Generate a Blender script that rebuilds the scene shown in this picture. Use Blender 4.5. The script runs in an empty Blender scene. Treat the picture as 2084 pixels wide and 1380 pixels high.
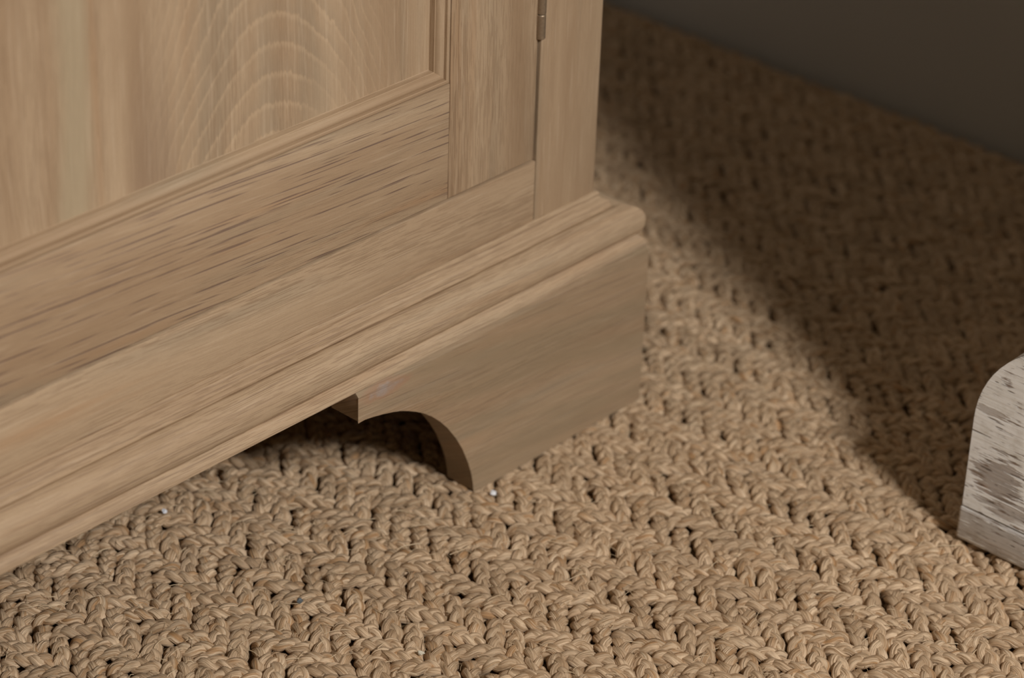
import bpy, bmesh, math, random
import numpy as np
from mathutils import Matrix, Vector

random.seed(7)
rng = np.random.default_rng(7)
SC = bpy.context.scene
COL = SC.collection
MM = 0.001
RUG_TOP = 0.0130                 # where the furniture stands, above the floor (z = 0)
ZO = 0.1234 + RUG_TOP            # the front frame's bottom line, all heights below are measured from it

# ------------------------------------------------------------------ camera
cam_data = bpy.data.cameras.new('camera')
cam = bpy.data.objects.new('camera', cam_data)
COL.objects.link(cam)
R = Vector((0.67620402, -0.73605305, 0.03120938))
U = Vector((0.35269931, 0.36063224, 0.86345098))
Fw = Vector((0.64680083, 0.5728615, -0.50346637))
P = Vector((-0.94908392, -0.78901192, 0.62974961 + ZO))
cam.matrix_world = Matrix(((R.x, U.x, -Fw.x, P.x), (R.y, U.y, -Fw.y, P.y), (R.z, U.z, -Fw.z, P.z), (0, 0, 0, 1)))
cam_data.sensor_width = 36.0
cam_data.lens = 96.156
cam_data.clip_start = 0.02
cam_data.dof.use_dof = True
cam_data.dof.focus_distance = 1.245
cam_data.dof.aperture_fstop = 6.8
SC.camera = cam

# ------------------------------------------------------------------ world, window light, exposure
world = bpy.data.worlds.new('room_ambience')
SC.world = world
world.use_nodes = True
bg = world.node_tree.nodes['Background']
bg.inputs['Color'].default_value = (1.0, 0.77, 0.46, 1)
bg.inputs['Strength'].default_value = 0.145

LDIR = Vector((-0.330 * 0.740, -0.944 * 0.740, 0.672))
ld = bpy.data.lights.new('window_daylight', 'AREA')
ld.shape = 'RECTANGLE'
ld.size = 0.27
ld.size_y = 0.40
ld.energy = 60
ld.color = (1.0, 0.965, 0.92)
lo = bpy.data.objects.new('window_daylight', ld)
COL.objects.link(lo)
tgt = Vector((0.034, -0.262, 0.05))
lo.location = tgt + LDIR.normalized() * 2.6
lo.rotation_euler = (Vector((-0.1, -0.1, 0.05)) - lo.location).to_track_quat('-Z', 'Y').to_euler()

SC.view_settings.view_transform = 'Standard'
SC.view_settings.look = 'None'
SC.view_settings.gamma = 1.0
SC.view_settings.use_curve_mapping = False
SC.view_settings.exposure = 0.0

# ------------------------------------------------------------------ material helpers
class NT:
    def __init__(self, name):
        self.m = bpy.data.materials.new(name)
        self.m.use_nodes = True
        self.t = self.m.node_tree
        self.bsdf = self.t.nodes['Principled BSDF']
    def add(self, kind, **kw):
        n = self.t.nodes.new(kind)
        for k, v in kw.items():
            setattr(n, k, v)
        return n
    def put(self, sock, v):
        if hasattr(v, 'links'):
            self.t.links.new(v, sock)
        elif v is not None:
            if isinstance(v, (tuple, list)) and len(v) == 3 and sock.type == 'RGBA':
                v = (*v, 1)
            sock.default_value = v
    def math(self, op, a, b=None, c=None, clamp=False):
        n = self.add('ShaderNodeMath', operation=op, use_clamp=clamp)
        self.put(n.inputs[0], a); self.put(n.inputs[1], b)
        if c is not None: self.put(n.inputs[2], c)
        return n.outputs[0]
    def comb(self, x, y, z):
        n = self.add('ShaderNodeCombineXYZ')
        for i, v in enumerate((x, y, z)): self.put(n.inputs[i], v)
        return n.outputs[0]
    def sep(self, v):
        n = self.add('ShaderNodeSeparateXYZ'); self.put(n.inputs[0], v)
        return n.outputs
    def noise(self, vec, scale=1.0, detail=2.0, rough=0.5, dist=0.0):
        n = self.add('ShaderNodeTexNoise')
        self.put(n.inputs['Vector'], vec)
        n.inputs['Scale'].default_value = scale; n.inputs['Detail'].default_value = detail
        n.inputs['Roughness'].default_value = rough; n.inputs['Distortion'].default_value = dist
        return n.outputs['Fac']
    def ramp(self, v, a, b, lo=0.0, hi=1.0, smooth=True):
        n = self.add('ShaderNodeMapRange')
        n.interpolation_type = 'SMOOTHSTEP' if smooth else 'LINEAR'
        self.put(n.inputs[0], v)
        for i, q in zip((1, 2, 3, 4), (a, b, lo, hi)): n.inputs[i].default_value = q
        return n.outputs[0]
    def white(self, v, seed):
        n = self.add('ShaderNodeTexWhiteNoise', noise_dimensions='2D')
        self.put(n.inputs['Vector'], self.comb(v, seed, 0))
        return n.outputs['Value'], n.outputs['Color']
    def dash(self, L, A, cell, ls, thr, hw, seed, soft=0.12):
        """thin tapering dashes along L, one track per cell of A"""
        q = self.math('DIVIDE', A, cell)
        c = self.math('FLOOR', q)
        fr = self.math('SUBTRACT', q, c)
        w, wc = self.white(c, seed)
        r = self.sep(wc)
        pos = self.math('MULTIPLY_ADD', r[1], 0.5, 0.25)
        n1 = self.noise(self.comb(self.math('MULTIPLY', L, ls), self.math('MULTIPLY', w, 97.0), seed), 1, 1, 0.4)
        amp = self.ramp(n1, thr, thr + soft)
        d = self.math('ABSOLUTE', self.math('SUBTRACT', fr, pos))
        lim = self.math('MAXIMUM', self.math('MULTIPLY', amp, hw), 0.0001)
        prof = self.math('SUBTRACT', 1.0, self.math('DIVIDE', d, lim), clamp=True)
        return self.math('MULTIPLY', self.math('POWER', prof, 0.6), self.math('POWER', amp, 0.5))
    def mix(self, f, a, b, mode='MIX'):
        n = self.add('ShaderNodeMix', data_type='RGBA', blend_type=mode)
        self.put(n.inputs[0], f); self.put(n.inputs[6], a); self.put(n.inputs[7], b)
        return n.outputs[2]
    def bump(self, h, strength, dist, normal=None):
        n = self.add('ShaderNodeBump')
        n.inputs['Strength'].default_value = strength; n.inputs['Distance'].default_value = dist
        self.put(n.inputs['Height'], h)
        if normal is not None: self.put(n.inputs['Normal'], normal)
        return n.outputs[0]
    def finish(self, col, rough, normal=None, spec=0.35):
        self.put(self.bsdf.inputs['Base Color'], col)
        self.put(self.bsdf.inputs['Roughness'], rough)
        self.bsdf.inputs['Specular IOR Level'].default_value = spec
        if normal is not None: self.put(self.bsdf.inputs['Normal'], normal)
        return self.m

OAK_L, OAK_M, OAK_D = (0.445, 0.326, 0.213), (0.340, 0.232, 0.143), (0.270, 0.172, 0.104)
OAK_G = (0.300, 0.248, 0.176)

def oak(name, axis, seed, tilt=0.0, pores=0.0, fine=0.35, wave=0.006, cathedral=None, dark=0.0, blotch=0.5, extra=None):
    """oak with its grain along axis; tilt turns the grain a little against the board"""
    n = NT(name)
    tc = n.add('ShaderNodeTexCoord')
    x, y, z = n.sep(tc.outputs['Object'])
    if axis == 'x': L, A, B = x, z, y
    elif axis == 'z': L, A, B = z, x, y
    else: L, A, B = y, z, x
    L = n.math('ADD', L, seed * 1.37)
    B2 = n.math('MULTIPLY', B, 0.6)
    A = n.math('ADD', n.math('ADD', A, n.math('MULTIPLY', L, tilt)), B2)
    # gentle waviness of the grain
    wav = n.noise(n.comb(n.math('MULTIPLY', L, 9), n.math('MULTIPLY', A, 14), seed), 1, 1)
    A = n.math('ADD', A, n.math('MULTIPLY', n.math('SUBTRACT', wav, 0.5), wave))
    def streak(ls, as_, d=2, r=0.5, off=0.0):
        return n.noise(n.comb(n.math('MULTIPLY', L, ls), n.math('MULTIPLY', A, as_), seed * 3.1 + off), 1, d, r)
    broad = streak(3.0, 38, 3, 0.55)
    col = n.mix(n.ramp(broad, 0.30, 0.72), OAK_M, OAK_L)
    grey = streak(5.0, 55, 2, 0.5, 5.0)
    col = n.mix(n.math('MULTIPLY', n.ramp(grey, 0.52, 0.75), blotch), col, OAK_G)
    rust = streak(4.0, 70, 2, 0.5, 9.0)
    col = n.mix(n.math('MULTIPLY', n.ramp(rust, 0.58, 0.78), 0.55), col, (0.40, 0.235, 0.125))
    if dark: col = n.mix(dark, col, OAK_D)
    bands = None
    if cathedral:
        xc, k, freq = cathedral
        dn = n.noise(n.comb(n.math('MULTIPLY', x, 26), seed, n.math('MULTIPLY', z, 16)), 1, 2, 0.5)
        dx = n.math('ADD', n.math('SUBTRACT', x, xc), n.math('MULTIPLY', n.math('SUBTRACT', dn, 0.5), 0.016))
        f = n.math('ADD', n.math('MULTIPLY', n.math('MULTIPLY', dx, dx), k), z)
        jag = n.noise(n.comb(n.math('MULTIPLY', x, 900), seed, n.math('MULTIPLY', z, 90)), 1, 2)
        f = n.math('ADD', f, n.math('MULTIPLY', n.math('SUBTRACT', jag, 0.5), 0.0052))
        saw = n.math('FRACT', n.math('MULTIPLY', f, freq))
        near = n.ramp(n.math('ABSOLUTE', dx), 0.035, 0.085, 1, 0)
        fade = n.math('MULTIPLY', near, n.ramp(dn, 0.28, 0.5, 0.35, 1))
        line = n.math('MULTIPLY', n.ramp(saw, 0.70, 0.90), n.ramp(saw, 0.93, 1.0, 1, 0))
        col = n.mix(n.math('MULTIPLY', n.math('MULTIPLY', n.ramp(saw, 0.0, 0.6, 1, 0), fade), 0.32), col, (0.290, 0.225, 0.155))
        col = n.mix(n.math('MULTIPLY', n.math('MULTIPLY', line, fade), 0.34), col, (0.57, 0.42, 0.275))
    # fine open pores
    zone = n.ramp(streak(2.5, 45, 1, 0.5, 7.0), 0.35, 0.65, 0.35, 1.0)
    fpm = n.math('MAXIMUM', n.dash(L, A, 0.00075, 75, 0.46, 0.30, seed + 2), n.math('MULTIPLY', n.dash(L, A, 0.0012, 45, 0.50, 0.28, seed + 3), 0.9))
    fpm = n.math('MULTIPLY', fpm, zone)
    col = n.mix(n.math('MULTIPLY', fpm, fine), col, (0.200, 0.125, 0.072))
    lp = n.ramp(streak(26, 700, 2, 0.5, 4.0), 0.56, 0.70)
    col = n.mix(n.math('MULTIPLY', lp, 0.22), col, (0.60, 0.47, 0.34))
    hgt = n.math('MULTIPLY', fpm, -0.5)
    if pores:
        # long dark open pores, as dashes
        pm = n.dash(L, A, 0.0052, 22, 0.44, 0.095, seed + 11, 0.20)
        pm = n.math('MAXIMUM', pm, n.dash(L, n.math('ADD', A, 0.0017), 0.0043, 26, 0.47, 0.10, seed + 13, 0.20))
        pm = n.math('MAXIMUM', pm, n.math('MULTIPLY', n.dash(L, n.math('ADD', A, 0.0007), 0.0034, 42, 0.52, 0.10, seed + 17, 0.16), 0.8))
        col = n.mix(n.math('MULTIPLY', pm, pores), col, (0.120, 0.075, 0.065))
        hgt = n.math('SUBTRACT', hgt, n.math('MULTIPLY', pm, 1.2))
    spk = n.noise(n.comb(n.math('MULTIPLY', L, 700), n.math('MULTIPLY', A, 1500), seed), 1, 2, 0.6)
    col = n.mix(n.ramp(spk, 0.2, 0.8, 0.0, 0.16, False), col, (0.24, 0.16, 0.10))
    if extra: col = extra(n, col, x, y, z)
    hgt = n.math('ADD', hgt, n.math('MULTIPLY', spk, 0.35))
    nor = n.bump(hgt, 0.35, 0.0004)
    return n.finish(col, n.ramp(broad, 0.2, 0.8, 0.50, 0.60), nor, 0.30)

# ------------------------------------------------------------------ mesh helpers
def link(name, me, mat, parent=None):
    """one mesh object; coordinates in the mesh are world coordinates, moved into the parent's frame"""
    if mat is not None and not me.materials: me.materials.append(mat)
    o = bpy.data.objects.new(name, me)
    COL.objects.link(o)
    if parent is not None:
        o.parent = parent
        off = Vector((0, 0, 0)); q = parent
        while q is not None:
            off += Vector(q.location); q = q.parent
        me.transform(Matrix.Translation(-off))
    return o

def empty(name, loc, label=None, cat=None, parent=None):
    o = bpy.data.objects.new(name, None)
    o.empty_display_size = 0.05
    COL.objects.link(o)
    o.location = loc
    if parent is not None: o.parent = parent
    if label: o['label'] = label
    if cat: o['category'] = cat
    return o

def bm_mesh(bm, name, smooth=None):
    bmesh.ops.recalc_face_normals(bm, faces=bm.faces)
    me = bpy.data.meshes.new(name)
    bm.to_mesh(me); bm.free()
    if smooth is not None:
        for p in me.polygons: p.use_smooth = True
        me.set_sharp_from_angle(angle=math.radians(smooth))
    return me

def box(name, x0, x1, y0, y1, z0, z1, mat, parent=None, bev=0.0005, seg=2):
    bm = bmesh.new()
    bmesh.ops.create_cube(bm, size=1)
    for v in bm.verts:
        v.co = Vector(((x0 + x1) / 2 + v.co.x * (x1 - x0), (y0 + y1) / 2 + v.co.y * (y1 - y0), (z0 + z1) / 2 + v.co.z * (z1 - z0)))
    if bev:
        bmesh.ops.bevel(bm, geom=list(bm.edges), offset=bev, segments=seg, affect='EDGES', profile=0.5)
    return link(name, bm_mesh(bm, name, 40), mat, parent)

def extrude_poly(pts, a, b, axis):
    """pts: 2D outline; axis 'y': (x,z) outline run from y=a to b; 'x': (y,z) outline run from x=a to b"""
    bm = bmesh.new()
    def at(p, d): return (p[0], d, p[1]) if axis == 'y' else (d, p[0], p[1])
    va = [bm.verts.new(at(p, a)) for p in pts]
    vb = [bm.verts.new(at(p, b)) for p in pts]
    bm.faces.new(va); bm.faces.new(vb)
    for i in range(len(pts)):
        j = (i + 1) % len(pts)
        bm.faces.new((va[i], va[j], vb[j], vb[i]))
    return bm

def sweep(name, start, end, mat, parent, smooth=35):
    """start, end: matching lists of 3D points (closed section); the solid between them"""
    bm = bmesh.new()
    va = [bm.verts.new(p) for p in start]; vb = [bm.verts.new(p) for p in end]
    bm.faces.new(va); bm.faces.new(vb)
    for i in range(len(va)):
        j = (i + 1) % len(va)
        bm.faces.new((va[i], va[j], vb[j], vb[i]))
    return link(name, bm_mesh(bm, name, smooth), mat, parent)

# ------------------------------------------------------------------ the room
def plaster(name, c):
    n = NT(name)
    tc = n.add('ShaderNodeTexCoord')
    f = n.noise(tc.outputs['Object'], 6, 3)
    g = n.noise(tc.outputs['Object'], 220, 3)
    col = n.mix(n.ramp(f, 0.3, 0.7, 0, 0.25), c, tuple(q * 0.85 for q in c))
    return n.finish(col, 0.7, n.bump(g, 0.1, 0.0008), 0.25)

def structure(o):
    o['kind'] = 'structure'
    return o

M_wall = plaster('grey_wall_paint', (0.50, 0.485, 0.46))
M_floor = plaster('dark_floor', (0.12, 0.09, 0.065))
WX, WY = 0.4225, 0.45
structure(box('floor', -1.6, WX + 0.1, -1.6, WY + 0.1, -0.05, 0.0, M_floor, bev=0))
structure(box('wall_right', WX, WX + 0.1, -1.6, WY + 0.1, 0.0, 2.4, M_wall, bev=0))
structure(box('wall_back', -1.6, WX, WY, WY + 0.1, 0.0, 2.4, M_wall, bev=0))

# ------------------------------------------------------------------ oak cabinet
CW, CD, CH = 0.90, 0.40, 0.70
def foot_mark(n, col, x, y, z):
    sw = n.noise(n.comb(n.math('MULTIPLY', x, 9), n.math('MULTIPLY', n.math('ADD', z, n.math('MULTIPLY', x, 0.18)), 95), 2.2), 1, 2)
    col = n.mix(n.ramp(sw, 0.35, 0.65, 0.55, 0.18), col, (0.245, 0.190, 0.120))
    # a grey filled knot under the moulding
    d = n.noise(n.comb(n.math('MULTIPLY', x, 160), 0, n.math('MULTIPLY', z, 260)), 1, 3, 0.6)
    fx, fz = CAB[0], CAB[2]
    u = n.math('MULTIPLY', n.math('SUBTRACT', x, -0.1705 - fx), 1 / 0.015)
    v = n.math('MULTIPLY', n.math('SUBTRACT', z, ZO - 0.0365 - fz), 1 / 0.0036)
    r = n.math('ADD', n.math('MULTIPLY', u, u), n.math('MULTIPLY', v, v))
    r = n.math('ADD', r, n.math('MULTIPLY', n.math('SUBTRACT', d, 0.5), 2.2))
    col = n.mix(n.ramp(r, 0.6, 2.0, 0.55, 0), col, (0.33, 0.19, 0.12))
    return n.mix(n.ramp(r, 0.0, 0.7, 0.60, 0), col, (0.31, 0.285, 0.275))

CAB = Vector((-CW / 2, CD / 2, RUG_TOP))
def panel_zones(n, col, x, y, z):
    # boards of the panel: a paler olive board at the far side, a darker heart streak
    X0 = -CAB[0]
    nz = n.noise(n.comb(n.math('MULTIPLY', x, 40), 3.3, n.math('MULTIPLY', z, 6)), 1, 2)
    xx = n.math('ADD', n.math('ADD', x, CAB[0]), n.math('MULTIPLY', n.math('SUBTRACT', nz, 0.5), 0.016))
    pale = n.math('MULTIPLY', n.ramp(xx, -0.335, -0.325), n.ramp(xx, -0.318, -0.311, 1, 0))
    col = n.mix(n.math('MULTIPLY', pale, 0.55), col, (0.40, 0.335, 0.225))
    d1 = n.math('MULTIPLY', n.ramp(xx, -0.300, -0.284), n.ramp(xx, -0.276, -0.262, 1, 0))
    zz = n.ramp(n.math('ADD', z, RUG_TOP - ZO), 0.10, 0.19, 1, 0)
    return n.mix(n.math('MULTIPLY', n.math('MULTIPLY', d1, zz), 0.45), col, (0.23, 0.155, 0.105))

O_rail = oak('oak_open_pored', 'x', 1.0, tilt=0.045, pores=0.92, fine=0.40, wave=0.003, blotch=0.55)
O_stile = oak('oak_stile', 'z', 2.3, tilt=0.01, fine=0.75, blotch=0.45)
O_post = oak('oak_post', 'z', 5.1, tilt=-0.01, fine=0.42, blotch=0.7)
O_front = oak('oak_frame_rail', 'x', 3.7, tilt=0.03, fine=0.70, blotch=0.45)
O_panel = oak('oak_panel', 'z', 4.4, fine=0.45, cathedral=(-0.2140 - CAB[0], 20.5, 71.0), blotch=0.4, extra=panel_zones)
O_pmx = oak('oak_bead_lengthwise', 'x', 6.6, fine=0.30, blotch=0.6)
O_pmz = oak('oak_bead_upright', 'z', 7.1, fine=0.30, dark=0.15)
O_mould = oak('oak_base_moulding', 'x', 8.2, tilt=0.02, pores=0.28, fine=0.60, blotch=0.6)
O_mside = oak('oak_base_moulding_side', 'y', 8.9, fine=0.3)
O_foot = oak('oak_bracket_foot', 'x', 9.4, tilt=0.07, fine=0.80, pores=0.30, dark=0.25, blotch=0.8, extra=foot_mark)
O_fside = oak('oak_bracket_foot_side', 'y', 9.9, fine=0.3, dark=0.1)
O_side = oak('oak_side_board', 'z', 10.4, fine=0.3)

cab = empty('oak_cabinet', CAB, 'pale oak cabinet with panelled door, moulded base and bracket foot on woven rug', 'cabinet')
TOPZ = ZO + 0.60
Z = lambda mm: ZO + mm * MM
YF = 0.0225
# carcase
box('corner_post', -0.0450, 0.0, 0.0, YF, Z(-6), TOPZ, O_post, cab, 0.0007)
box('corner_post', -CW, -CW + 0.0450, 0.0, YF, Z(-6), TOPZ, O_post, cab, 0.0007)
box('frame_rail', -CW + 0.0453, -0.0453, 0.0001, YF, Z(-6), Z(31.9), O_front, cab, 0.0006)
box('frame_rail', -CW + 0.0453, -0.0453, 0.0001, YF, TOPZ - 0.04, TOPZ, O_front, cab, 0.0006)
box('side_board', -0.019, -0.0003, YF + 0.0002, CD, Z(-6), TOPZ, O_side, cab, 0.0004)
box('side_board', -CW + 0.0003, -CW + 0.019, YF + 0.0002, CD, Z(-6), TOPZ, O_side, cab, 0.0004)
box('bottom_board', -CW + 0.0195, -0.0195, YF + 0.0005, CD - 0.0105, Z(-3), Z(13), O_side, cab, 0)
box('back_board', -CW + 0.0195, -0.0195, CD - 0.010, CD, Z(-6), TOPZ, O_side, cab, 0)
box('top_board', -CW - 0.02, 0.02, -0.022, CD, TOPZ + 0.0002, TOPZ + 0.024, O_front, cab, 0.003)

# doors: stiles, rails, recessed panel, moulded bead
DZ0, DZ1 = Z(33.5), TOPZ - 0.0412
SW = 0.0603
PROF = [(0.0, 0.0100), (0.0, 0.0010), (0.0004, 0.0014), (0.0006, 0.0003), (0.0010, 0.0000), (0.0020, 0.0000), (0.0024, 0.0004), (0.0025, 0.0019),
        (0.0031, 0.0016), (0.0039, 0.0016), (0.0047, 0.0020), (0.0054, 0.0027), (0.0058, 0.0036), (0.0060, 0.0045), (0.0063, 0.0047), (0.0064, 0.0078), (0.0069, 0.0080), (0.0069, 0.0100)]
def door(x0, x1, mirror):
    d = empty('door', (0, 0, 0), parent=cab)
    ye = 0.0218
    box('stile', x1 - SW, x1, 0.0, ye, DZ0, DZ1, O_stile, d, 0.0005)
    box('stile', x0, x0 + SW, 0.0, ye, DZ0, DZ1, O_stile, d, 0.0005)
    a0, a1 = x0 + SW, x1 - SW
    zb, zt = DZ0 + 0.0598, DZ1 - 0.0598
    box('rail', a0 + 0.00005, a1 - 0.00005, 0.00015, ye, DZ0, zb, O_rail, d, 0.0003)
    box('rail', a0 + 0.00005, a1 - 0.00005, 0.00015, ye, zt, DZ1, O_rail, d, 0.0003)
    box('panel', a0 + 0.0001, a1 - 0.0001, 0.0079, 0.0155, zb + 0.0001, zt - 0.0001, O_panel, d, 0)
    e = 0.00003
    def C(i, s, y):
        return [(a0 + e + s, y, zb + e + s), (a1 - e - s, y, zb + e + s), (a1 - e - s, y, zt - e - s), (a0 + e + s, y, zt - e - s)][i]
    for i, m in ((0, O_pmx), (1, O_pmz), (2, O_pmx), (3, O_pmz)):
        sweep('panel_bead', [C(i, s, y) for s, y in PROF], [C((i + 1) % 4, s, y) for s, y in PROF], m, d, 28)
    return d
door(-0.4490, -0.0474, False)
door(-CW + 0.0474, -0.4510, True)

# hinges: antiqued steel knuckles standing proud in the gap between door and post
hm = NT('antiqued_brass')
tcn = hm.add('ShaderNodeTexCoord')
hn = hm.noise(tcn.outputs['Object'], 900, 3)
hm.finish(hm.mix(hn, (0.20, 0.145, 0.095), (0.33, 0.25, 0.17)), 0.42, hm.bump(hn, 0.2, 0.0003), 0.5)
hm.bsdf.inputs['Metallic'].default_value = 0.55
def hinge(x, z0):
    h = empty('hinge', (0, 0, 0), parent=cab)
    zz = z0
    for i, ln in enumerate((0.0128, 0.0124, 0.0124, 0.0128)):
        bm = bmesh.new()
        r = 0.00235
        prof = [(0, 0), (r - 0.0004, 0), (r, 0.0004), (r, ln - 0.0006), (r - 0.0003, ln - 0.0002), (0, ln - 0.0002)]
        N_ = 20
        rings = [[bm.verts.new((x + q * math.cos(2 * math.pi * k / N_), -0.0006 + q * math.sin(2 * math.pi * k / N_), zz + w)) for k in range(N_)] for q, w in prof[1:-1]]
        for a, b in zip(rings, rings[1:]):
            for k in range(N_):
                bm.faces.new((a[k], a[(k + 1) % N_], b[(k + 1) % N_], b[k]))
        bm.faces.new(rings[0]); bm.faces.new(rings[-1])
        link('knuckle', bm_mesh(bm, 'knuckle', 35), hm.m, h)
        zz += ln
    for s in (-1, 1):
        box('leaf', x + s * 0.0006 - 0.0004, x + s * 0.0006 + 0.0004, 0.0010, 0.0200, z0 + 0.0005, zz - 0.0005, hm.m, h, 0)
for hx in (-0.04625, -CW + 0.04625):
    hinge(hx, Z(97.6))
    hinge(hx, DZ1 - 0.12)

# base moulding, mitred round the three visible sides
MP = [(-6.0, -0.6), (0.02, -0.6), (0.8, -0.5), (1.5, -0.9), (1.9, -1.7), (1.95, -2.6), (1.9, -3.5), (2.9, -4.3), (4.3, -5.1), (5.5, -5.8), (6.0, -6.3), (6.05, -7.9),
      (6.4, -8.8), (7.2, -9.1), (8.2, -8.9), (9.1, -8.3), (10.2, -7.9), (11.6, -8.1), (13.4, -8.7), (15.4, -9.5), (17.0, -10.6), (18.2, -12.2), (19.0, -14.2), (19.3, -16.6),
      (19.1, -19.4), (18.7, -21.6), (18.1, -22.9), (16.0, -25.3), (16.5, -25.5), (17.6, -26.1), (18.9, -27.2), (19.9, -28.6), (20.4, -29.8), (20.5, -30.7), (-6.0, -30.7)]
MP = [(p * MM, ZO + z * MM) for p, z in MP]
sweep('base_moulding', [(-CW - p, -p, z) for p, z in MP], [(p, -p, z) for p, z in MP], O_mould, cab, 30)
sweep('base_moulding', [(p, -p, z) for p, z in MP], [(p, CD, z) for p, z in MP], O_mside, cab, 30)
sweep('base_moulding', [(-CW - p, -p, z) for p, z in MP], [(-CW - p, CD, z) for p, z in MP], O_mside, cab, 30)

# bracket feet
PF = 0.0210
ARCH = [(0.0, -47.2), (4.0, -47.0), (9.6, -47.9), (16.0, -49.2), (22.7, -50.9), (28.0, -52.6), (33.0, -54.8), (38.0, -57.3), (44.0, -60.9), (49.7, -65.2), (55.5, -70.6),
        (61.0, -76.8), (67.2, -85.5), (72.0, -93.8), (76.5, -104.1), (79.0, -111.5), (80.4, -118.0), (81.0, -123.4)]
def foot_outline(sign, corner):
    """outline from the outer corner: (distance from corner, z)"""
    w = 208.3
    pts = [(0, -29.6), (0, -123.4)] + [(w - a, z) for a, z in reversed(ARCH)] + [(w, -29.6)]
    return [(corner - sign * d * MM, ZO + z * MM) for d, z in pts]
def foot_board(axis, outline, a, b, mat, parent, front):
    bm = extrude_poly(outline, a, b, axis)
    ed = []
    for e in bm.edges:
        c = [v.co for v in e.verts]
        fr = all(abs((v.y if axis == 'y' else v.x) - front) < 1e-6 for v in c)
        if fr and all(abs(v.z - (ZO - 0.0296)) < 1e-6 for v in c): ed.append(e)
    bmesh.ops.bevel(bm, geom=ed, offset=0.0048, segments=1, affect='EDGES', profile=0.5)
    ed = [e for e in bm.edges if len(e.link_faces) == 2 and e.calc_face_angle(0) > 0.6]
    bmesh.ops.bevel(bm, geom=ed, offset=0.00045, segments=2, affect='EDGES', profile=0.5)
    nm = 'front_bracket' if axis == 'y' else 'side_bracket'
    return link(nm, bm_mesh(bm, nm, 35), mat, parent)
TH = 0.0185
def bracket_foot(side, back):
    f = empty('bracket_foot', (0, 0, 0), parent=cab)
    cx = PF if side > 0 else -CW - PF
    if not back:
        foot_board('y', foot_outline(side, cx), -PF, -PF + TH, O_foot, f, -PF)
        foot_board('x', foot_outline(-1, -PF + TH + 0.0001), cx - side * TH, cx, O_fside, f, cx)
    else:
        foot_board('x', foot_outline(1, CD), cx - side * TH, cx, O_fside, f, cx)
    return f
for s in (1, -1):
    bracket_foot(s, False); bracket_foot(s, True)

# ------------------------------------------------------------------ whitewashed furniture
def whitewash(name, axis='y', worn=None):
    n = NT(name)
    tc = n.add('ShaderNodeTexCoord')
    x, y, z = n.sep(tc.outputs['Object'])
    L, A = (y, z) if axis == 'y' else (z, y)
    A2 = n.math('ADD', A, n.math('MULTIPLY', x, 0.8))
    def st(a, b, o, d=3): return n.noise(n.comb(n.math('MULTIPLY', L, a), n.math('MULTIPLY', A2, b), o), 1, d, 0.6)
    grain = st(22, 420, 1.0)
    wood = n.mix(n.ramp(grain, 0.3, 0.7), (0.125, 0.082, 0.056), (0.290, 0.215, 0.165))
    wood = n.mix(n.ramp(st(60, 120, 3.0), 0.62, 0.72, 0, 0.6), wood, (0.26, 0.13, 0.05))
    paint = n.mix(n.ramp(st(14, 60, 5.0), 0.3, 0.7), (0.84, 0.855, 0.85), (0.92, 0.94, 0.955))
    grime = n.ramp(n.noise(tc.outputs['Object'], 120, 4, 0.6), 0.45, 0.75, 0, 0.35)
    paint = n.mix(grime, paint, (0.40, 0.355, 0.28))
    chip = n.math('ADD', n.math('MULTIPLY', st(55, 620, 7.0, 4), 0.62), n.math('MULTIPLY', n.noise(tc.outputs['Object'], 70, 3, 0.6), 0.38))
    cover = n.ramp(chip, 0.545, 0.62, 1, 0.08)
    if worn:
        for (cy, cz, ry, rz, k) in worn:
            u = n.math('MULTIPLY', n.math('SUBTRACT', y, cy), 1 / ry)
            v = n.math('MULTIPLY', n.math('SUBTRACT', z, cz), 1 / rz)
            r = n.math('ADD', n.math('MULTIPLY', u, u), n.math('MULTIPLY', v, v))
            r = n.math('ADD', r, n.math('MULTIPLY', n.math('SUBTRACT', st(60, 560, cz * 9), 0.5), 5.0))
            cover = n.math('MULTIPLY', cover, n.ramp(r, 0.75, 1.25, 1 - k, 1))
    cover = n.math('MULTIPLY', cover, 0.96)
    crk = n.math('MAXIMUM', n.dash(L, A2, 0.0052, 75, 0.56, 0.10, 3.0), n.dash(L, n.math('ADD', A2, 0.002), 0.0031, 130, 0.58, 0.14, 5.0))
    cover = n.math('MULTIPLY', cover, n.math('SUBTRACT', 1.0, n.math('MULTIPLY', crk, 0.9)))
    wood = n.mix(crk, wood, (0.06, 0.04, 0.028))
    col = n.mix(cover, wood, paint)
    h = n.math('ADD', n.math('MULTIPLY', cover, 0.8), n.math('MULTIPLY', grain, 0.5))
    return n.finish(col, 0.62, n.bump(h, 0.6, 0.0009), 0.3)

BX0, BX1 = 0.0320, 0.0920
BY = -0.2150
BEN = Vector((0.36, -0.50, RUG_TOP))
bench = empty('whitewashed_bench', BEN, 'weathered whitewashed wooden furniture foot with rounded end on a base plank, standing on rug', 'furniture')
W_foot = whitewash('worn_white_paint', 'y', [(-0.2335 - BEN.y, Z(-81) - BEN.z, 0.0125, 0.0135, 0.66), (-0.2255 - BEN.y, Z(-47) - BEN.z, 0.009, 0.0022, 0.45), (-0.243 - BEN.y, Z(-96) - BEN.z, 0.020, 0.0055, 0.55)])
W_plank = whitewash('worn_white_paint_plank', 'y', [(-0.236 - BEN.y, Z(-114) - BEN.z, 0.030, 0.012, 0.50)])
W_up = whitewash('worn_white_paint_shadow_upright', 'z')
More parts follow.
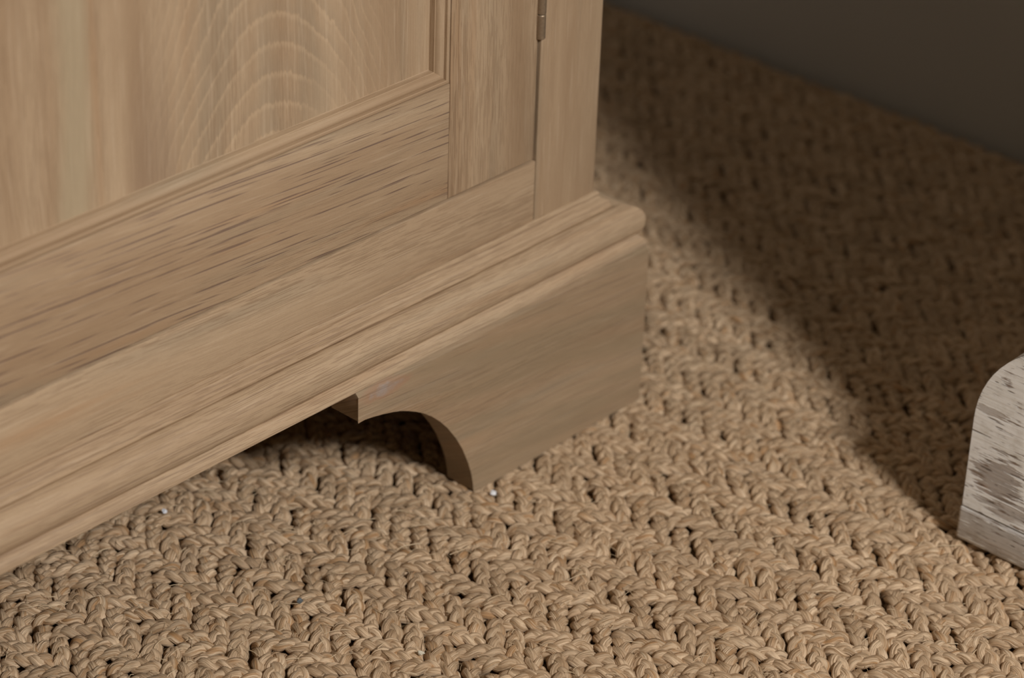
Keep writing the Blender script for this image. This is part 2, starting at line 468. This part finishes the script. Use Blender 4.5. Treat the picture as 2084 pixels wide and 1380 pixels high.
# foot beam: quarter-round ends, long run toward the room
LEN = 0.57
r_ = 0.054
yc = BY - 0.0012 - r_
zc = Z(-54)
out = [(BY - 0.0012, Z(-103.6))]
out += [(yc + r_ * math.cos(a), zc + r_ * math.sin(a)) for a in [math.radians(q) for q in range(0, 91, 6)]]
yo = BY - LEN
out += [(2 * yo + LEN - p[0] + 0.0, p[1]) for p in reversed(out)]
bm = extrude_poly(out, BX0 + 0.0006, BX1 - 0.0006, 'x')
bmesh.ops.bevel(bm, geom=[e for e in bm.edges if e.calc_face_angle(0) > 1.2], offset=0.0022, segments=3, affect='EDGES', profile=0.5)
link('foot_block', bm_mesh(bm, 'foot_block', 50), W_foot, bench)
box('base_plank', BX0, BX1, BY - LEN, BY, RUG_TOP, Z(-104.6), W_plank, bench, 0.0016, 3)
# unseen parts added above the foot to throw the shadow across the rug
UY1, UY0 = -0.262, -0.72
bm = extrude_poly([(BX0 + 0.002, Z(-4)), (BX1 - 0.004, Z(-4)), (BX1 + 0.102, 0.98), (BX0 + 0.104, 0.98)], UY0, UY1, 'y')  # added upright, leaning so that its shadow edge runs along the rug
bmesh.ops.bevel(bm, geom=list(bm.edges), offset=0.002, segments=2, affect='EDGES', profile=0.5)
link('shadow_upright', bm_mesh(bm, 'shadow_upright', 40), W_up, bench)
for k in range(6):
    z0 = 0.045 + k * 0.155
    box('shadow_plank', BX1 - 0.0055, 0.3995, UY1 - 0.030, UY1 - 0.005, z0, z0 + 0.1535, whitewash('worn_white_paint_shadow_plank', 'y') if k == 0 else bpy.data.materials['worn_white_paint_shadow_plank'], bench, 0.002)
box('added_seat', BX1 - 0.0055, 0.3995, UY0 + 0.02, UY1 - 0.031, 0.42, 0.45, W_plank, bench, 0.003)

# ------------------------------------------------------------------ braided jute rug
jm = NT('jute_fibre')
uvn = jm.add('ShaderNodeUVMap'); uvn.uv_map = 'fibre'
ux, uy, _ = jm.sep(uvn.outputs['UV'])
oi = jm.add('ShaderNodeObjectInfo')
rnd = oi.outputs['Random']
tcj = jm.add('ShaderNodeTexCoord')
off = jm.math('MULTIPLY', rnd, 37.0)
twisted = jm.math('ADD', uy, jm.math('MULTIPLY', ux, 14.0))
f1 = jm.noise(jm.comb(jm.math('MULTIPLY', ux, 60), jm.math('MULTIPLY', twisted, 9), off), 1, 4, 0.68)
f2 = jm.noise(jm.comb(jm.math('MULTIPLY', ux, 95), jm.math('MULTIPLY', twisted, 20), off), 1, 3, 0.65)
f3 = jm.noise(jm.comb(jm.math('MULTIPLY', ux, 60), jm.math('MULTIPLY', twisted, 4.0), jm.math('ADD', off, 11)), 1, 2, 0.55)
jc = jm.mix(jm.ramp(f1, 0.34, 0.66), (0.365, 0.235, 0.132), (0.715, 0.535, 0.362))
jc = jm.mix(jm.ramp(f3, 0.55, 0.70, 0, 0.80), jc, (0.400, 0.215, 0.090))
jc = jm.mix(jm.ramp(f2, 0.54, 0.68, 0, 0.75), jc, (0.235, 0.140, 0.068))
jc = jm.mix(jm.ramp(f2, 0.28, 0.45, 0.70, 0), jc, (0.680, 0.555, 0.400))
jc = jm.mix(jm.ramp(rnd, 0.45, 1.0, 0, 0.40), jc, (0.345, 0.240, 0.150))
hh = jm.math('ADD', jm.math('MULTIPLY', f1, 0.55), jm.math('MULTIPLY', f2, 0.45))
M_jute = jm.finish(jc, 0.62, jm.bump(hh, 1.0, 0.0022), 0.30)

PITCH, CW2 = 0.01305, 0.0150       # plaits lie herringbone-wise: columns along y, 15 mm wide, a plait every 13 mm
SA, SB = 0.00225, 0.00110
RS, RN = 0.00235, 0.00205
ZCEN = 0.0085

def wob(s, amp, wl, r, n=4):
    o = np.zeros_like(s)
    for _ in range(n):
        o += np.sin(2 * np.pi * s / (wl * r.uniform(0.6, 1.8)) + r.uniform(0, 6.28)) * r.uniform(0.5, 1)
    return o * amp / n ** 0.5

def norm(v): return v / np.linalg.norm(v, axis=1, keepdims=True)

def plait_mesh(seed):
    """one visible length of plaited jute cord: three flat strands plaited, both ends dipping under the neighbours; along local x"""
    r = np.random.default_rng(seed)
    H = 0.0170
    S = np.arange(-H, H + 1e-6, 0.0010)
    q = np.abs(S) / H
    arch = 0.0015 * np.cos(S / H * 1.5) + r.uniform(-0.045, 0.045) * S
    dive = -0.0080 * np.clip((q - 0.45) / 0.55, 0, 1) ** 1.6
    bend = r.uniform(-1, 1) * 0.0012 * np.cos(S / H * 2.2) + r.uniform(-1, 1) * 0.0007 * np.sin(S / H * 3)
    c = np.stack((S * 0.94, bend, ZCEN + arch + dive + r.uniform(-0.0006, 0.0006)), 1)
    T = norm(np.gradient(c, axis=0))
    up = np.tile(np.array([0, 0, 1.0]), (len(c), 1))
    Nn = norm(up - (up * T).sum(1, keepdims=True) * T)
    Sd = np.cross(T, Nn)
    roll = r.uniform(-0.30, 0.30) + wob(S, 0.12, 0.04, r)
    cr, sr = np.cos(roll)[:, None], np.sin(roll)[:, None]
    Nn, Sd = Nn * cr + Sd * sr, Sd * cr - Nn * sr
    plump = (1.06 - 0.30 * np.clip((q - 0.45) / 0.55, 0, 1) ** 1.5) * r.uniform(0.93, 1.10) + wob(S, 0.03, 0.03, r)
    sgn = 1 if r.random() < 0.8 else -1
    psi0 = sgn * 2 * np.pi * S / r.uniform(0.0205, 0.0275) + wob(S, 0.25, 0.04, r) + r.uniform(0, 6.28)
    V, Fc, UVs = [], [], []
    NS = 10
    ph = np.linspace(0, 2 * np.pi, NS, endpoint=False) - np.pi / 2
    base = 0
    n = len(S)
    for j in range(3):
        psi = psi0 + 2 * np.pi * j / 3
        cc = c + Sd * (SA * plump * (np.cos(psi) + 0.06 * np.cos(3 * psi)))[:, None] + Nn * (sgn * SB * np.sin(2 * psi) - 0.0011 * np.cos(psi) ** 2)[:, None]
        T2 = norm(np.gradient(cc, axis=0))
        N2 = norm(Nn - (Nn * T2).sum(1, keepdims=True) * T2)
        S2 = np.cross(T2, N2)
        rad = (1 + wob(S, 0.07, 0.012, r) + 0.06 * np.sin(2 * psi)) * (0.5 + 0.5 * plump)
        lob = 1 + 0.075 * np.cos(3 * ph[None, :] + S[:, None] * 260 + j) + 0.05 * np.cos(5 * ph[None, :] - S[:, None] * 330 + 2 * j)
        ring = cc[:, None, :] + (rad[:, None] * lob)[:, :, None] * (RS * np.cos(ph)[None, :, None] * S2[:, None, :] + RN * np.sin(ph)[None, :, None] * N2[:, None, :])
        V.append(ring.reshape(-1, 3))
        i = np.arange(n - 1)[:, None]; k = np.arange(NS)[None, :]
        a = base + i * NS + k; b = base + i * NS + (k + 1) % NS
        Fc.append(np.stack((a, b, b + NS, a + NS), -1).reshape(-1, 4))
        u0 = S[:-1][:, None] + np.zeros((1, NS)) + j * 3.3 + seed * 1.7
        u1 = S[1:][:, None] + np.zeros((1, NS)) + j * 3.3 + seed * 1.7
        v0 = np.zeros((n - 1, 1)) + k / NS; v1 = v0 + 1 / NS
        UVs.append(np.stack((np.stack((u0, v0), -1), np.stack((u0, v1), -1), np.stack((u1, v1), -1), np.stack((u1, v0), -1)), 2).reshape(-1, 2))
        base += n * NS
    V = np.concatenate(V).astype(np.float32); Fc = np.concatenate(Fc).astype(np.int32); UVs = np.concatenate(UVs).astype(np.float32)
    lim = RUG_TOP - 0.0011
    V[:, 2] = np.where(V[:, 2] > lim, lim + 0.0012 * np.tanh((V[:, 2] - lim) / 0.0014), V[:, 2])
    me = bpy.data.meshes.new('plait')
    me.vertices.add(len(V)); me.vertices.foreach_set('co', V.ravel())
    me.loops.add(Fc.size); me.loops.foreach_set('vertex_index', Fc.ravel())
    me.polygons.add(len(Fc)); me.polygons.foreach_set('loop_start', np.arange(0, Fc.size, 4, dtype=np.int32))
    me.polygons.foreach_set('use_smooth', np.ones(len(Fc), dtype=bool))
    me.uv_layers.new(name='fibre').data.foreach_set('uv', UVs.ravel())
    me.update(calc_edges=True)
    me.materials.append(M_jute)
    return me

NVAR = 28
plaits = [plait_mesh(100 + v) for v in range(NVAR)]
rug = empty('jute_rug', (-0.2, -0.2, 0.0), 'natural straw-coloured jute rug of thick herringbone plaits covering the floor', 'rug')
RX0, RX1, RY0, RY1 = -1.05, WX - 0.013, -0.85, WY - 0.016
def seen(p):
    """where a floor point falls in the picture (fractions of the frame) and how far it is"""
    v = Vector(p) - cam.matrix_world.translation
    d = v.dot(Fw)
    f = 5566.4
    return (1042 + f * v.dot(R) / d, 690 - f * v.dot(U) / d, d)
spots = []
ci = 0
for ci in range(-56, 43):
    xcol = -0.2120 + CW2 * ci
    if not (RX0 < xcol < RX1): continue
    sl = 1 if ci % 2 == 0 else -1                     # '/' columns and '\\' columns take turns
    y = RY0 + (0.5 if sl < 0 else 0.0) * PITCH + random.uniform(-0.12, 0.12) * PITCH
    while y < RY1:
        spots.append((xcol + random.uniform(-0.0006, 0.0006), y + random.uniform(-0.0008, 0.0008), sl * math.radians(47) + random.uniform(-0.09, 0.09), random.randrange(NVAR), random.uniform(0.95, 1.07)))
        y += PITCH
near, rest = [], []
for sp in spots:
    X_, Y_, d_ = seen((sp[0], sp[1], RUG_TOP))
    hid = X_ < 730 and Y_ < 1172 - 0.512 * X_ + 20          # behind the cabinet front
    hid = hid or (730 <= X_ <= 970 and Y_ < 1000) or (970 < X_ < 1310 and Y_ < 1000 - 0.573 * (X_ - 965))
    vis = -40 < X_ < 2124 and -40 < Y_ < 1420 and not hid
    (near if vis else rest).append((d_, sp))
near.sort(key=lambda q: q[0])
rest += near[300:]
for d_, (x_, y_, a_, v_, s_) in near[:300]:
    o = bpy.data.objects.new('plait', plaits[v_]); COL.objects.link(o)
    o.parent = rug
    o.location = Vector((x_, y_, 0)) - Vector(rug.location)
    o.rotation_euler = (0, 0, a_ + (math.pi if v_ % 2 else 0))
    o.scale = (s_, s_, 1)
# the rest of the weave, too many to take one by one: one object
protos = bpy.data.collections.new('plait_kinds')
for v_, me in enumerate(plaits):
    o = bpy.data.objects.new('plait_kind', me); protos.objects.link(o)
pm = bpy.data.meshes.new('woven_plaits')
pm.from_pydata([(q[1][0] - rug.location[0], q[1][1] - rug.location[1], 0) for q in rest], [], [])
for nm, ty, vals in (('turn', 'FLOAT', [q[1][2] + (math.pi if q[1][3] % 2 else 0) for q in rest]), ('which', 'INT', [q[1][3] for q in rest]), ('size', 'FLOAT', [q[1][4] for q in rest])):
    at = pm.attributes.new(nm, ty, 'POINT'); at.data.foreach_set('value', vals)
wo = bpy.data.objects.new('woven_plaits', pm); COL.objects.link(wo); wo.parent = rug
wo['kind'] = 'stuff'
g = bpy.data.node_groups.new('weave', 'GeometryNodeTree')
g.interface.new_socket('Geometry', in_out='INPUT', socket_type='NodeSocketGeometry')
g.interface.new_socket('Geometry', in_out='OUTPUT', socket_type='NodeSocketGeometry')
gi, go = g.nodes.new('NodeGroupInput'), g.nodes.new('NodeGroupOutput')
iop = g.nodes.new('GeometryNodeInstanceOnPoints')
cinf = g.nodes.new('GeometryNodeCollectionInfo')
cinf.inputs['Collection'].default_value = protos
cinf.inputs['Separate Children'].default_value = True
def named(nm, ty):
    n = g.nodes.new('GeometryNodeInputNamedAttribute'); n.data_type = ty; n.inputs['Name'].default_value = nm
    return n.outputs['Attribute']
cx_ = g.nodes.new('ShaderNodeCombineXYZ'); sx_ = g.nodes.new('ShaderNodeCombineXYZ'); sx_.inputs[2].default_value = 1.0
g.links.new(named('turn', 'FLOAT'), cx_.inputs[2])
sz_ = named('size', 'FLOAT')
g.links.new(sz_, sx_.inputs[0]); g.links.new(sz_, sx_.inputs[1])
e2r = g.nodes.new('FunctionNodeEulerToRotation')
g.links.new(cx_.outputs[0], e2r.inputs[0])
g.links.new(gi.outputs[0], iop.inputs['Points'])
g.links.new(cinf.outputs[0], iop.inputs['Instance'])
iop.inputs['Pick Instance'].default_value = True
g.links.new(named('which', 'INT'), iop.inputs['Instance Index'])
g.links.new(e2r.outputs[0], iop.inputs['Rotation'])
g.links.new(sx_.outputs[0], iop.inputs['Scale'])
g.links.new(iop.outputs[0], go.inputs[0])
wo.modifiers.new('weave', 'NODES').node_group = g
# under-weave that closes the rug from below
bk = NT('jute_underweave')
tb = bk.add('ShaderNodeTexCoord')
bn = bk.noise(tb.outputs['Object'], 400, 3)
bk.finish(bk.mix(bn, (0.14, 0.085, 0.04), (0.28, 0.18, 0.095)), 0.8, bk.bump(bn, 0.8, 0.002), 0.2)
box('underweave', RX0 - 0.008, RX1 + 0.011, RY0 - 0.008, RY1 + 0.012, 0.0002, 0.0042, bk.m, rug, 0.001)

# loose hairs of jute lifting off the plaits
nf = 2600
hv, hf = [], []
for q in range(nf):
    px, py = random.uniform(-0.42, 0.30), random.uniform(-0.36, 0.20)
    a = random.uniform(0, 6.28); ln = random.uniform(0.004, 0.013); w = random.uniform(0.00009, 0.00022)
    cur = random.uniform(-1.5, 1.5); zz = random.uniform(0.0100, 0.0126); rise = random.uniform(0.0003, 0.0016)
    p = np.array([px, py]); st = []
    for t in range(6):
        f = t / 5
        st.append((p[0], p[1], min(RUG_TOP + 0.0001, zz + rise * math.sin(f * 2.6))))
        p = p + ln / 5 * np.array([math.cos(a), math.sin(a)]); a += cur / 5
    b0 = len(hv)
    sx, sy = -math.sin(a) * w, math.cos(a) * w
    for (X_, Y_, Z_) in st: hv += [(X_ - sx, Y_ - sy, Z_), (X_ + sx, Y_ + sy, Z_), (X_, Y_, Z_ + w * 1.5)]
    for t in range(5):
        e0 = b0 + 3 * t
        for m0, m1 in ((0, 1), (1, 2), (2, 0)): hf.append((e0 + m0, e0 + m1, e0 + m1 + 3, e0 + m0 + 3))
me = bpy.data.meshes.new('loose_fibre'); me.from_pydata(hv, [], hf); me.update()
hmn = NT('loose_jute_hair'); hmn.finish((0.52, 0.40, 0.26), 0.6)
lf = link('loose_fibre', me, hmn.m, rug); lf['kind'] = 'stuff'

# ------------------------------------------------------------------ flecks of paint on the rug
def fleck(x, y, size, colr, label, seed):
    bm = bmesh.new()
    bmesh.ops.create_icosphere(bm, subdivisions=2, radius=1)
    r = random.Random(seed)
    ph = [r.uniform(0, 6.28) for _ in range(6)]
    for v in bm.verts:
        k = 1 + 0.22 * math.sin(3 * v.co.x + ph[0]) + 0.2 * math.sin(4 * v.co.y + ph[1]) + 0.15 * math.sin(5 * v.co.z + ph[2])
        v.co = Vector((v.co.x * size * k, v.co.y * size * 0.75 * k, v.co.z * size * 0.62 * k))
    bmesh.ops.rotate(bm, verts=bm.verts, cent=(0, 0, 0), matrix=Matrix.Rotation(r.uniform(0, 3), 3, 'Z') @ Matrix.Rotation(0.5, 3, 'X'))
    me = bm_mesh(bm, 'paint_fleck', 30)
    n = NT('fleck_' + str(seed)); n.finish(colr, 0.5)
    me.materials.append(n.m)
    o = bpy.data.objects.new('paint_fleck', me); COL.objects.link(o)
    o.location = (x, y, RUG_TOP + size * 0.3)
    o['label'] = label; o['category'] = 'fleck'; o['group'] = 'flecks caught in the rug'
fleck(-0.1008, -0.0293, 0.0019, (0.78, 0.80, 0.85), 'white fleck on rug beside tip of cabinet foot', 1)
fleck(-0.2207, -0.0958, 0.0016, (0.60, 0.56, 0.46), 'cream fleck lying on rug in open foreground below the foot', 2)
fleck(-0.2273, 0.0734, 0.0015, (0.70, 0.74, 0.82), 'bluish white fleck on rug just under the base moulding edge', 3)
fleck(-0.2323, -0.0276, 0.0017, (0.10, 0.115, 0.125), 'small dark grey fleck wedged between rug plaits', 4)
